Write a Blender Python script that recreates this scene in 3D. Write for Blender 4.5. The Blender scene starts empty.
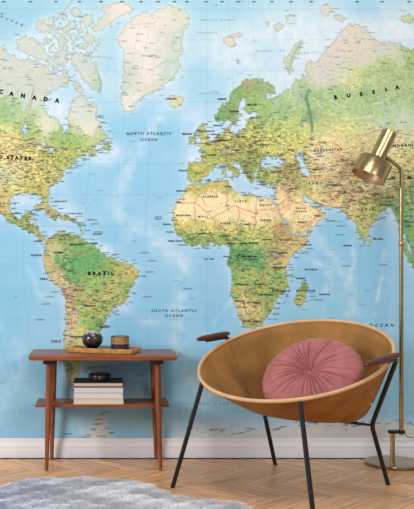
import bpy, bmesh, math, random
import numpy as np
from mathutils import Vector, Matrix

# ------------------------------------------------------------------ camera, world, lights, exposure
scene = bpy.context.scene
C = scene.collection
WALL_D = 4.92            # distance camera -> back wall
CAM_H = 1.08
F = 900.0                # focal length in pixels of the 509 px tall frame
PX, PY = 105.0, 260.0    # principal point (the photo is an off-centre crop)

cam = bpy.data.cameras.new('camera')
cam.sensor_fit = 'VERTICAL'; cam.sensor_height = 24.0; cam.sensor_width = 24.0 * 414 / 509
cam.lens = F / 509 * 24.0
cam.shift_x = (207 - PX) / 509.0
cam.shift_y = (PY - 254.5) / 509.0
camo = bpy.data.objects.new('camera', cam); C.objects.link(camo)
camo.location = (0, -WALL_D, CAM_H); camo.rotation_euler = (math.pi / 2, 0, 0)
scene.camera = camo

w = bpy.data.worlds.new('world'); scene.world = w; w.use_nodes = True
w.node_tree.nodes['Background'].inputs[0].default_value = (0.96, 0.97, 1.0, 1)
w.node_tree.nodes['Background'].inputs[1].default_value = 0.35

def area(name, loc, target, sx, sy, power, col):
    l = bpy.data.lights.new(name, 'AREA'); l.shape = 'RECTANGLE'; l.size = sx; l.size_y = sy
    l.energy = power; l.color = col
    o = bpy.data.objects.new(name, l); C.objects.link(o); o.location = loc
    o.rotation_euler = (Vector(target) - Vector(loc)).to_track_quat('-Z', 'Y').to_euler()
    return o
area('window_daylight', (-4.8, -4.1, 2.7), (0.9, -0.2, 1.4), 1.7, 1.8, 262, (1.0, 0.985, 0.96))
area('overhead_fill', (0.6, -2.3, 3.6), (0.5, -0.9, 0.0), 1.6, 1.2, 48, (1.0, 0.98, 0.95))  # unseen fill light added overhead to brighten the floor
area('front_right_fill', (3.4, -5.4, 2.9), (0.9, 0.0, 1.9), 2.4, 1.6, 70, (1.0, 0.99, 0.98))  # fill light added high at front right to even out the wall

scene.view_settings.view_transform = 'Standard'; scene.view_settings.look = 'None'
scene.view_settings.gamma = 1.0; scene.view_settings.use_curve_mapping = False
scene.view_settings.exposure = 0.0

# ------------------------------------------------------------------ helpers
random.seed(7); RNG = np.random.default_rng(11)
def lin(c):
    r = []
    for v in c[:3]:
        v = v / 255.0
        r.append(v / 12.92 if v <= 0.04045 else ((v + 0.055) / 1.055) ** 2.4)
    return (*r, 1.0)
def mat(name, rgb, rough=0.5, metal=0.0, bump=0.0, bscale=60.0, var=0.0, vscale=8.0, stretch=None, sheen=0.0, spec=None, rgb2=None, coat=0.0):
    m = bpy.data.materials.new(name); m.use_nodes = True
    nt = m.node_tree; p = nt.nodes['Principled BSDF']; L = nt.links
    p.inputs['Base Color'].default_value = lin(rgb)
    p.inputs['Roughness'].default_value = rough; p.inputs['Metallic'].default_value = metal
    if spec is not None: p.inputs['Specular IOR Level'].default_value = spec
    if coat: p.inputs['Coat Weight'].default_value = coat; p.inputs['Coat Roughness'].default_value = 0.15
    if sheen:
        p.inputs['Sheen Weight'].default_value = sheen; p.inputs['Sheen Roughness'].default_value = 0.4
        p.inputs['Sheen Tint'].default_value = lin([min(255, c + 50) for c in rgb])
    tc = nt.nodes.new('ShaderNodeTexCoord'); mp = nt.nodes.new('ShaderNodeMapping')
    L.new(tc.outputs['Object'], mp.inputs[0])
    if stretch: mp.inputs['Scale'].default_value = stretch
    if var or rgb2:
        n = nt.nodes.new('ShaderNodeTexNoise'); n.inputs['Scale'].default_value = vscale; n.inputs['Detail'].default_value = 6
        L.new(mp.outputs[0], n.inputs[0])
        cr = nt.nodes.new('ShaderNodeValToRGB')
        a = [c * (1 - var) for c in rgb]; b = rgb2 if rgb2 else [min(255, c * (1 + var)) for c in rgb]
        cr.color_ramp.elements[0].color = lin(a); cr.color_ramp.elements[1].color = lin(b)
        cr.color_ramp.elements[0].position = 0.32; cr.color_ramp.elements[1].position = 0.68
        L.new(n.outputs[0], cr.inputs[0]); L.new(cr.outputs[0], p.inputs['Base Color'])
    if bump:
        n = nt.nodes.new('ShaderNodeTexNoise'); n.inputs['Scale'].default_value = bscale; n.inputs['Detail'].default_value = 4
        L.new(mp.outputs[0], n.inputs[0])
        b = nt.nodes.new('ShaderNodeBump'); b.inputs['Strength'].default_value = bump; b.inputs['Distance'].default_value = 0.003
        L.new(n.outputs[0], b.inputs['Height']); L.new(b.outputs[0], p.inputs['Normal'])
    return m
def attr_mat(name, attr, rough=0.6, bump_attr=False):
    m = bpy.data.materials.new(name); m.use_nodes = True; nt = m.node_tree
    a = nt.nodes.new('ShaderNodeAttribute'); a.attribute_name = attr
    p = nt.nodes['Principled BSDF']; nt.links.new(a.outputs['Color'], p.inputs['Base Color'])
    p.inputs['Roughness'].default_value = rough
    return m
def tag(o, label, cat, group=None):
    o['label'] = label; o['category'] = cat
    if group: o['group'] = group
    return o
def thing(name, label, cat, loc, group=None):
    o = bpy.data.objects.new(name, None); C.objects.link(o); o.location = loc
    o.empty_display_size = 0.05
    return tag(o, label, cat, group)
def obj(name, bm, m, parent=None, smooth=True, origin=None):
    """bm is in world coordinates; the mesh is stored relative to its parent's (or own) origin."""
    base = Vector((0, 0, 0)); p = parent
    while p is not None: base += Vector(p.location); p = p.parent
    if origin is not None: base = Vector(origin)
    bmesh.ops.translate(bm, vec=-base, verts=bm.verts)
    me = bpy.data.meshes.new(name); bm.to_mesh(me); bm.free()
    for mm in (m if isinstance(m, (list, tuple)) else [m]): me.materials.append(mm)
    for f in me.polygons: f.use_smooth = smooth
    o = bpy.data.objects.new(name, me); C.objects.link(o)
    if parent is not None: o.parent = parent
    elif origin is not None: o.location = origin
    return o
def edge_split(o, ang=35):
    me = o.data; bm = bmesh.new(); bm.from_mesh(me)
    es = [e for e in bm.edges if len(e.link_faces) == 2 and e.calc_face_angle(0) > math.radians(ang)]
    for e in es: e.smooth = False
    bm.to_mesh(me); bm.free(); return o
def box(bm, lo, hi, bev=0.0, seg=2):
    r = bmesh.ops.create_cube(bm, size=1.0)
    vs = r['verts']
    for v in vs:
        v.co = Vector([(lo[i] + hi[i]) / 2 + v.co[i] * (hi[i] - lo[i]) for i in range(3)])
    if bev:
        es = set()
        for v in vs: es.update(v.link_edges)
        bmesh.ops.bevel(bm, geom=list(es), offset=bev, segments=seg, affect='EDGES', profile=0.5)
def tube(bm, pts, rad, n=14, cap=True, closed=False):
    """swept tube through pts, rad is a number or a list; parallel transported frame"""
    pts = [Vector(p) for p in pts]; N = len(pts)
    rads = rad if isinstance(rad, (list, tuple)) else [rad] * N
    rings = []; nrm = None
    for i, p in enumerate(pts):
        if closed: t = (pts[(i + 1) % N] - pts[i - 1]).normalized()
        elif i == 0: t = (pts[1] - p).normalized()
        elif i == N - 1: t = (p - pts[-2]).normalized()
        else: t = ((pts[i + 1] - p).normalized() + (p - pts[i - 1]).normalized()).normalized()
        if nrm is None:
            nrm = t.orthogonal().normalized()
        nrm = (nrm - t * nrm.dot(t)).normalized()
        b = t.cross(nrm)
        rings.append([bm.verts.new(p + (nrm * math.cos(a) + b * math.sin(a)) * rads[i]) for a in [2 * math.pi * k / n for k in range(n)]])
    M = N if closed else N - 1
    for i in range(M):
        A, B = rings[i], rings[(i + 1) % N]
        for k in range(n): bm.faces.new((A[k], A[(k + 1) % n], B[(k + 1) % n], B[k]))
    if cap and not closed:
        bm.faces.new(rings[0][::-1]); bm.faces.new(rings[-1])
def lathe(bm, prof, centre, axis=(0, 0, 1), n=40, cap=False):
    ax = Vector(axis).normalized(); u = ax.orthogonal().normalized(); v = ax.cross(u); c = Vector(centre)
    rings = []
    for r, h in prof:
        if r < 1e-5: rings.append([bm.verts.new(c + ax * h)])
        else: rings.append([bm.verts.new(c + ax * h + (u * math.cos(a) + v * math.sin(a)) * r) for a in [2 * math.pi * k / n for k in range(n)]])
    for A, B in zip(rings, rings[1:]):
        for k in range(n):
            k2 = (k + 1) % n
            if len(A) == 1 and len(B) == 1: continue
            if len(A) == 1: bm.faces.new((A[0], B[k2], B[k]))
            elif len(B) == 1: bm.faces.new((A[k], A[k2], B[0]))
            else: bm.faces.new((A[k], A[k2], B[k2], B[k]))
def rounded(pts, r=0.02, seg=5):
    """round the corners of a polyline"""
    pts = [Vector(p) for p in pts]; out = [pts[0]]
    for a, b, c in zip(pts, pts[1:], pts[2:]):
        d1 = (a - b); d2 = (c - b); k = min(r, d1.length * .45, d2.length * .45)
        p1 = b + d1.normalized() * k; p2 = b + d2.normalized() * k
        for i in range(seg + 1):
            t = i / seg; out.append(p1 * (1 - t) ** 2 + b * 2 * t * (1 - t) + p2 * t * t)
    out.append(pts[-1]); return out
def wx(px, d): return (px - PX) / F * d
def wz(py, d): return CAM_H - (py - PY) / F * d

# ------------------------------------------------------------------ structure: wall, floor, baseboard
M_wall = mat('white_wall_paint', (226, 226, 226), 0.8, bump=0.05, bscale=200)
M_base = mat('white_gloss_paint', (238, 239, 245), 0.35, bump=0.02, bscale=20)
bm = bmesh.new(); box(bm, (-3.2, 0, -0.02), (4.2, 0.12, 2.9))
o = obj('wall_back', bm, M_wall, smooth=False); o['kind'] = 'structure'

prof = [(0, 0), (0.018, 0), (0.018, 0.046), (0.0165, 0.050), (0.0165, 0.0525), (0.0195, 0.056), (0.0195, 0.066), (0.015, 0.076), (0.0115, 0.088), (0.0125, 0.093), (0.0125, 0.103), (0.010, 0.1065), (0, 0.1065)]
bm = bmesh.new()
A = [bm.verts.new((-3.2, -a * .55, b)) for a, b in prof]; B = [bm.verts.new((4.2, -a * .55, b)) for a, b in prof]
for i in range(len(prof) - 1): bm.faces.new((A[i], A[i + 1], B[i + 1], B[i]))
bm.faces.new(A); bm.faces.new(B[::-1])
bmesh.ops.recalc_face_normals(bm, faces=bm.faces)
o = obj('baseboard_back', bm, M_base, smooth=False); o['kind'] = 'structure'

# herringbone oak floor: one mesh, one quad-box per stave
def make_floor():
    W, Lk = 0.062, 6; L = W * Lk
    bm = bmesh.new(); col = bm.loops.layers.float_color.new('tone'); uv = bm.loops.layers.uv.new('grain')
    base = [bm.verts.new(p) for p in ((-3.2, -7, -0.006), (4.2, -7, -0.006), (4.2, 0, -0.006), (-3.2, 0, -0.006))]
    f = bm.faces.new(base)
    for l in f.loops: l[col] = (0.10, 0.055, 0.03, 1)
    pal = [(212, 163, 117), (213, 166, 121), (208, 160, 113)]
    r = math.sqrt(0.5); g = 0.0006
    def plank(x0, y0, x1, y1, along):
        cs = [(x0 + g, y0 + g), (x1 - g, y0 + g), (x1 - g, y1 - g), (x0 + g, y1 - g)]
        P = [((a + b) * r + 0.137, (b - a) * r - 0.05) for a, b in cs]
        if max(p[1] for p in P) < -3.2 or min(p[1] for p in P) > 0.0: return
        if max(p[0] for p in P) < -2.2 or min(p[0] for p in P) > 3.2: return
        kk = random.uniform(.90, 1.05); cl = lin([c * kk for c in random.choice(pal)])
        f = bm.faces.new([bm.verts.new((p[0], min(p[1], 0.0), 0.0)) for p in P])
        ox, oy = random.random() * 50, random.random() * 50
        for l, (a, b) in zip(f.loops, cs):
            l[col] = cl
            l[uv].uv = ((a + ox, b + oy) if along else (b + ox, a + oy))
    for j in range(-26, 27):
        for i in range(-88, 89):
            x = i * W + j * L; y = i * W - j * L
            plank(x, y, x + L, y + W, True)
            plank(x + L, y + W - L, x + L + W, y + W, False)
    m = bpy.data.materials.new('herringbone_oak'); m.use_nodes = True; nt = m.node_tree; Lk = nt.links
    p = nt.nodes['Principled BSDF']
    a = nt.nodes.new('ShaderNodeAttribute'); a.attribute_name = 'tone'
    u = nt.nodes.new('ShaderNodeUVMap'); u.uv_map = 'grain'
    mp = nt.nodes.new('ShaderNodeMapping'); mp.inputs['Scale'].default_value = (2.5, 42, 1)
    n = nt.nodes.new('ShaderNodeTexNoise'); n.inputs['Scale'].default_value = 1.6; n.inputs['Detail'].default_value = 8; n.inputs['Distortion'].default_value = 0.6
    Lk.new(u.outputs[0], mp.inputs[0]); Lk.new(mp.outputs[0], n.inputs[0])
    cr = nt.nodes.new('ShaderNodeValToRGB'); cr.color_ramp.elements[0].position = 0.3; cr.color_ramp.elements[1].position = 0.7
    cr.color_ramp.elements[0].color = (0.70, 0.63, 0.56, 1); cr.color_ramp.elements[1].color = (1.42, 1.36, 1.28, 1)
    Lk.new(n.outputs[0], cr.inputs[0])
    mx = nt.nodes.new('ShaderNodeMix'); mx.data_type = 'RGBA'; mx.blend_type = 'MULTIPLY'; mx.inputs[0].default_value = 1
    Lk.new(a.outputs['Color'], mx.inputs[6]); Lk.new(cr.outputs[0], mx.inputs[7]); Lk.new(mx.outputs[2], p.inputs['Base Color'])
    p.inputs['Roughness'].default_value = 0.34
    b = nt.nodes.new('ShaderNodeBump'); b.inputs['Strength'].default_value = 0.15; b.inputs['Distance'].default_value = 0.001
    Lk.new(n.outputs[0], b.inputs['Height']); Lk.new(b.outputs[0], p.inputs['Normal'])
    o = obj('floor', bm, m, smooth=False); o['kind'] = 'structure'
make_floor()

# ------------------------------------------------------------------ world map mural
# Coordinates of the printed map are in "map units": 1 unit = WALL_D/F metres, origin at the print's upper left.
MX0, MX1, MY0, MY1 = -70.0, 484.0, -26.0, 438.0
STEP = 0.5
def smooth_noise(h, w_, cell, rng):
    gh, gw = int(h / cell) + 4, int(w_ / cell) + 4
    g = rng.random((gh, gw)) * 2 - 1
    y = np.arange(h) / cell; x = np.arange(w_) / cell
    yi = y.astype(int); xi = x.astype(int); fy = y - yi; fx = x - xi
    fy = fy * fy * (3 - 2 * fy); fx = fx * fx * (3 - 2 * fx)
    a = g[yi][:, xi]; b = g[yi][:, xi + 1]; c = g[yi + 1][:, xi]; d = g[yi + 1][:, xi + 1]
    fx = fx[None]; fy = fy[:, None]
    return (a * (1 - fx) + b * fx) * (1 - fy) + (c * (1 - fx) + d * fx) * fy
def blur(a, r):
    for _ in range(2):
        for ax in (0, 1):
            k = max(1, int(r))
            pad = [(0, 0), (0, 0)]; pad[ax] = (k + 1, k)
            s = np.cumsum(np.pad(a, pad, mode='edge'), axis=ax)
            a = (s[2 * k + 1:] - s[:-2 * k - 1]) / (2 * k + 1) if ax == 0 else (s[:, 2 * k + 1:] - s[:, :-2 * k - 1]) / (2 * k + 1)
    return a

LAND = [
 # North America with Central America
 [(-80,40),(0,47),(6,50),(12,55),(20,60),(28,60),(38,62),(46,66),(52,72),(60,75),(66,72),(71,79),(67,86),(57,90),(50,93),(44,100),(44,108),(48,114),(55,119),(61,124),(62,132),(66,133),(69,127),(67,119),(70,112),(72,105),(75,98),(81,95),(86,98),(90,105),(94,103),(96,112),(99,121),(103,130),(106,139),(101,143),(95,146),(92,149),(98,151),(96,156),(90,155),(85,154),(80,156),(74,163),(70,168),(64,172),(61,179),(55,184),(50,189),(48,196),(49,203),(49,210),(46,212),(44,206),(42,198),(36,194),(28,192),(20,194),(12,196),(9,203),(11,213),(17,219),(22,218),(25,213),(31,211),(31,217),(27,222),(32,223),(37,226),(39,232),(44,238),(50,239),(47,243),(40,240),(33,233),(24,228),(14,224),(4,217),(-6,205),(-14,192),(-22,178),(-40,150),(-80,140)],
 # South America
 [(46,246),(49,239),(56,233),(62,231),(70,235),(78,236),(84,240),(90,243),(98,248),(104,254),(111,258),(121,262),(130,264),(136,269),(139,274),(136,281),(132,286),(129,293),(127,300),(121,305),(113,307),(109,313),(106,320),(103,326),(98,332),(92,338),(90,344),(85,351),(82,359),(79,367),(79,374),(76,380),(78,388),(82,392),(75,391),(69,383),(66,374),(64,362),(64,345),(65,330),(66,312),(65,297),(60,289),(52,282),(47,273),(43,264),(43,256)],
 # Greenland
 [(117,38),(122,32),(129,22),(134,17),(144,13),(152,14),(160,9),(172,6),(183,9),(187,14),(190,22),(184,30),(182,40),(182,50),(178,60),(180,66),(176,76),(171,81),(162,87),(152,93),(143,97),(136,104),(131,112),(126,112),(121,106),(121,98),(122,88),(124,80),(125,70),(123,60),(124,52),(118,45)],
 # arctic islands
 [(100,8),(112,3),(124,3),(134,8),(132,12),(122,16),(112,22),(104,28),(96,33),(92,30),(98,22),(104,14)],
 [(84,36),(92,34),(97,38),(90,42),(83,40)],[(78,44),(90,44),(88,48),(78,47)],
 [(72,52),(84,54),(91,60),(96,70),(101,80),(102,88),(98,92),(92,90),(88,84),(82,80),(78,70),(71,62)],
 [(72,80),(80,84),(84,92),(76,92)],
 [(16,40),(26,36),(34,40),(42,44),(47,54),(47,62),(38,59),(28,54),(18,50)],
 [(35,24),(44,19),(52,18),(54,28),(46,33),(37,31)],[(56,38),(64,36),(68,44),(60,48)],[(54,54),(64,50),(68,60),(60,68),(54,62)],
 [(70,10),(78,8),(82,14),(74,18)],[(82,18),(90,14),(94,22),(86,28)],[(68,24),(76,22),(76,28),(70,30)],[(58,14),(66,12),(66,20)],
 # Iceland, Svalbard, Franz Josef, Novaya Zemlya, Severnaya
 [(165,98),(172,95),(178,96),(184,98),(183,103),(176,107),(168,105),(171,101)],
 [(223,42),(228,36),(234,38),(235,46),(229,48)],[(231,34),(242,33),(243,37),(234,38)],[(235,60),(240,60),(238,63)],
 [(264,22),(269,22),(268,25)],[(272,26),(280,23),(284,27),(276,30)],[(286,15),(291,16),(287,19)],[(284,21),(288,22),(286,24)],
 [(302,41),(301,47),(295,56),(291,64),(292,72),(289,74),(285,70),(285,62),(288,54),(294,46)],
 [(321,8),(328,5),(333,12),(326,16),(321,13)],[(334,14),(345,18),(343,23),(336,20)],[(399,18),(410,14),(414,20),(404,24)],
 # Eurasia
 [(216,118),(217,112),(222,106),(228,102),(232,93),(238,86),(246,80),(254,78),(262,80),(272,85),(277,92),(270,96),(266,93),(264,98),(272,99),(280,94),(288,90),(294,84),(300,80),(306,74),(305,66),(311,61),(318,62),(322,54),(330,46),(337,38),(344,28),(351,24),(359,25),(367,29),(371,36),(378,42),(388,42),(395,44),(402,46),(410,49),(500,44),(500,300),(430,300),(424,280),(414,258),(409,244),(404,232),(400,236),(399,226),(394,214),(389,207),(383,211),(376,219),(370,226),(368,234),(365,243),(361,238),(357,228),(353,220),(346,215),(339,207),(330,207),(321,206),(315,203),(307,196),(302,192),(302,196),(307,203),(313,208),(321,208),(326,213),(321,221),(311,228),(301,234),(294,234),(288,224),(280,212),(275,201),(276,192),(277,186),(270,184),(262,184),(257,178),(257,171),(262,168),(258,170),(254,172),(255,180),(251,184),(247,177),(243,170),(237,162),(233,160),(233,166),(240,174),(239,178),(234,175),(228,168),(224,164),(216,165),(211,170),(207,175),(200,181),(193,182),(188,179),(188,170),(189,162),(196,162),(203,161),(203,156),(197,150),(203,148),(208,145),(213,141),(217,136),(224,134),(226,127),(230,127),(230,133),(238,133),(246,128),(247,121),(251,118),(260,115),(256,112),(247,114),(243,109),(246,102),(248,98),(243,98),(239,104),(238,110),(240,115),(237,122),(232,125),(228,120),(224,122),(219,122)],
 [(197,129),(203,124),(206,132),(210,140),(208,146),(198,147),(201,140)],[(190,136),(196,134),(195,143),(189,143)],
 [(229,178),(235,177),(234,181)],[(223,168),(226,169),(225,175),(223,174)],[(271,187),(275,186),(274,189)],[(252,188),(257,188),(256,190)],
 # Africa
 [(188,185),(196,184),(210,182),(222,180),(228,181),(230,188),(236,192),(246,197),(250,193),(256,197),(268,199),(272,198),(278,210),(286,224),(293,235),(301,236),(311,231),(309,237),(303,246),(295,254),(289,260),(286,267),(286,276),(288,284),(284,292),(276,298),(275,305),(271,312),(267,319),(261,325),(252,328),(244,329),(241,320),(236,308),(232,297),(231,288),(233,278),(230,268),(228,259),(231,250),(227,246),(220,244),(211,243),(202,246),(191,246),(182,240),(176,232),(173,222),(173,212),(177,203),(183,195),(186,188)],
 [(304,281),(308,286),(306,296),(300,307),(295,306),(294,298),(298,290)],
 # Sri Lanka, Sumatra, Caribbean, Newfoundland, Antarctica
 [(368,239),(371,240),(371,244),(368,243)],[(400,240),(404,243),(412,256),(422,272),(418,274),(408,260),(401,247)],
 [(34,206),(44,205),(52,209),(60,215),(54,218),(45,212),(35,210)],[(58,215),(68,215.5),(69,220.5),(59,220)],[(70,217.5),(75,217.5),(75,221),(70,221)],[(50,217),(56,217),(56,220.5)],[(78,222),(80,222),(81,228),(79,228)],[(81,230),(83,230),(83,235),(81,235)],
 [(103,145),(108,143),(112,148),(107,151),(103,149)],
 [(84,445),(88,434),(95,428),(97,420),(101,413),(104,413),(103,421),(105,429),(110,438),(110,445)],
 [(165,445),(175,435),(192,431),(212,432),(230,434),(250,431),(272,430),(292,425),(318,425),(350,427),(384,423),(412,426),(500,426),(500,445)],
]
WATER = [
 [(261,160),(267,155),(272,158),(280,158),(285,164),(277,168),(266,168),(261,166)],           # Black Sea
 [(296,153),(304,151),(304,160),(306,168),(311,174),(309,178),(302,176),(300,166),(296,160)],   # Caspian
 [(39,143),(46,142),(47,147),(44,150),(43,146)],[(48,148),(53,147),(55,151),(50,152)],[(22,124),(27,124),(27,133),(24,134)],
 [(271,253),(275,253),(275,258),(272,258)],[(318,153),(322,152),(321,157)],[(266,112),(270,112),(270,116)],
]
COL = [ # control colours of the print
 (-30,80,206,214,196),(10,60,222,214,194),(35,75,212,214,192),(60,84,205,216,205),(10,85,208,216,198),(35,100,200,212,190),(-30,110,160,186,125),(8,110,150,184,118),(30,115,160,188,122),(45,124,208,212,182),(28,130,150,186,105),(60,140,140,182,98),(78,110,206,212,192),(90,115,204,208,185),(88,130,214,212,192),(82,140,165,190,110),(72,145,150,184,90),(100,136,180,195,140),
 (-30,150,205,205,150),(5,140,216,206,124),(15,150,220,208,120),(30,155,212,204,112),(45,165,196,194,100),(60,160,172,186,96),(20,170,214,208,128),(5,175,200,205,150),(35,185,204,196,100),(50,178,188,192,96),(15,190,206,204,118),(46,205,180,190,100),(5,205,196,178,104),(-10,195,210,190,120),(25,216,160,180,85),(20,222,140,165,80),(38,232,150,165,85),
 (112,8,226,218,206),(98,28,224,216,190),(40,50,224,214,190),(28,45,226,216,196),(45,26,218,216,196),(85,64,218,220,200),(98,82,150,190,160),(92,80,214,214,196),(62,58,215,216,200),(86,22,210,216,190),
 (140,40,233,225,218),(150,70,232,224,216),(130,100,228,220,210),(175,15,214,216,196),(180,40,205,214,200),(172,72,196,214,200),(122,75,200,212,196),(165,18,226,220,206),(122,95,190,212,196),(122,48,226,220,214),
 (175,101,196,200,150),(182,101,216,208,150),(169,101,206,210,170),(230,42,214,210,186),(277,27,214,218,200),(290,60,196,206,176),(327,10,222,214,198),
 (55,250,200,190,130),(48,262,196,180,120),(60,258,100,168,88),(75,262,88,164,86),(90,262,92,168,88),(105,268,112,174,88),(75,275,100,170,90),(66,240,130,170,90),(85,248,120,172,88),(95,282,140,186,92),(118,268,160,176,92),(128,272,190,176,100),(125,285,160,184,92),(112,292,180,186,96),(60,282,205,178,130),(70,296,206,160,124),(69,315,214,186,146),(68,335,214,196,150),(80,300,150,184,96),(92,300,178,184,96),(88,318,158,190,90),(82,335,206,206,116),(100,312,160,182,90),(96,326,120,176,88),(73,355,178,190,120),(78,365,210,206,136),(72,378,196,196,150),(68,370,130,180,120),
 (220,115,108,162,92),(228,108,128,158,96),(240,95,120,160,86),(236,100,132,168,92),(248,84,160,154,110),(255,100,136,176,96),(262,88,140,170,104),(240,112,140,172,100),(255,108,144,182,100),
 (205,130,180,190,110),(206,142,190,192,104),(192,139,140,182,90),(210,155,180,190,84),(220,145,180,180,90),(215,162,160,176,80),(228,156,160,156,90),(238,148,170,178,84),(250,140,186,192,92),(262,135,184,196,92),(248,160,140,154,74),(236,170,160,170,84),(195,172,172,186,84),(200,168,186,184,96),(250,170,130,152,72),(252,128,180,190,92),(270,145,202,206,98),(285,138,196,206,104),(275,125,174,196,104),(262,120,150,184,100),(288,150,214,206,110),(300,140,206,206,110),(282,110,148,184,112),(300,108,164,192,118),(310,125,198,204,128),(318,100,156,188,118),(296,125,176,196,112),(308,120,120,160,110),(305,98,150,176,130),(290,95,170,196,140),
 (322,75,222,212,196),(335,60,224,214,198),(345,45,226,212,194),(360,40,224,212,194),(365,60,224,210,192),(385,52,214,212,198),(355,78,205,206,130),(345,72,214,214,170),(370,72,172,194,116),(385,64,160,186,110),(400,60,190,204,160),(412,60,160,180,96),(400,75,164,190,118),(340,98,158,188,116),(365,98,158,188,118),(390,95,166,192,128),(412,95,164,190,126),(340,115,176,198,128),(365,112,166,192,128),(345,128,214,208,122),(370,128,204,202,130),(390,118,170,196,140),(405,120,186,204,160),(440,110,170,190,130),
 (275,178,180,180,96),(290,172,150,146,80),(288,185,196,158,104),(262,178,150,176,84),(300,180,170,178,96),(312,178,216,196,132),(318,150,228,212,150),(335,142,226,210,150),(325,162,226,208,150),(340,158,206,182,132),(350,168,180,150,104),(316,192,226,206,140),(328,186,200,190,126),(336,196,220,196,128),(345,186,206,190,124),(305,190,178,176,92),(350,150,224,208,140),(368,165,222,206,148),(392,145,226,212,150),(385,165,224,214,164),(400,160,216,208,128),(414,155,212,208,132),
 (385,184,226,216,164),(375,196,150,152,96),(395,194,170,170,106),(365,190,222,212,150),(350,206,220,196,128),(356,214,206,200,116),(366,208,204,206,118),(375,212,176,200,92),(386,203,140,180,86),(364,222,200,188,112),(363,236,176,190,96),(372,220,200,200,116),(396,206,96,162,94),(404,200,110,168,92),(408,222,104,170,100),(412,190,120,174,90),(404,180,206,206,124),(440,200,110,170,92),(410,256,112,172,92),(440,150,200,200,130),
 (282,200,236,208,150),(290,212,238,214,156),(300,205,238,216,160),(310,215,240,214,156),(318,214,226,200,136),(300,230,222,196,130),(286,205,226,190,126),
 (205,200,240,222,172),(190,206,240,222,172),(220,200,240,220,168),(240,205,240,222,170),(258,205,240,222,170),(222,215,240,220,166),(248,220,238,220,166),(262,218,236,216,160),(270,210,236,212,152),(195,190,196,186,100),(215,186,196,178,98),(228,184,178,182,92),(200,184,170,168,84),(250,196,206,200,110),(205,215,240,220,164),(183,216,236,218,150),(180,205,238,220,168),(186,210,240,222,172),
 (180,226,196,196,100),(195,227,204,194,104),(210,228,206,200,106),(228,231,206,200,110),(250,234,200,200,100),(266,230,212,200,110),(182,236,132,172,84),(190,240,122,176,84),(200,242,120,172,84),(212,238,150,182,84),(222,240,132,170,84),(236,240,150,184,92),(250,240,170,196,96),(264,238,180,198,98),(280,232,180,156,100),(276,240,172,160,92),(292,244,214,176,112),(300,238,204,180,116),(284,250,190,178,104),(286,262,212,180,100),
 (232,252,84,158,84),(245,255,74,156,90),(256,256,80,160,92),(262,262,96,164,88),(240,264,104,164,86),(270,256,176,164,104),(274,268,170,176,96),(282,276,124,174,86),(284,286,150,184,92),(240,278,150,186,92),(252,276,158,188,92),(236,292,160,190,96),(246,292,176,188,110),(258,288,150,182,90),(268,284,150,178,92),(274,296,140,180,92),(262,296,160,184,92),(240,306,214,190,120),(248,304,216,194,118),(238,314,206,190,128),(256,306,206,186,110),(250,316,206,186,116),(262,316,176,184,96),(268,306,150,182,90),(246,325,176,180,100),(256,323,180,176,96),(300,296,170,176,88),(305,288,110,168,88),(297,303,190,190,96),
 (45,209,180,170,110),(63,218,150,160,100),(370,241,190,196,92),(106,147,160,180,110),(97,432,200,206,206),(102,418,200,206,200),(170,432,190,208,218),(200,437,202,212,216),(290,432,206,212,212),(350,432,204,208,206),(400,432,206,212,210),(230,430,198,210,214),(301,198,220,196,130),
]
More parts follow.
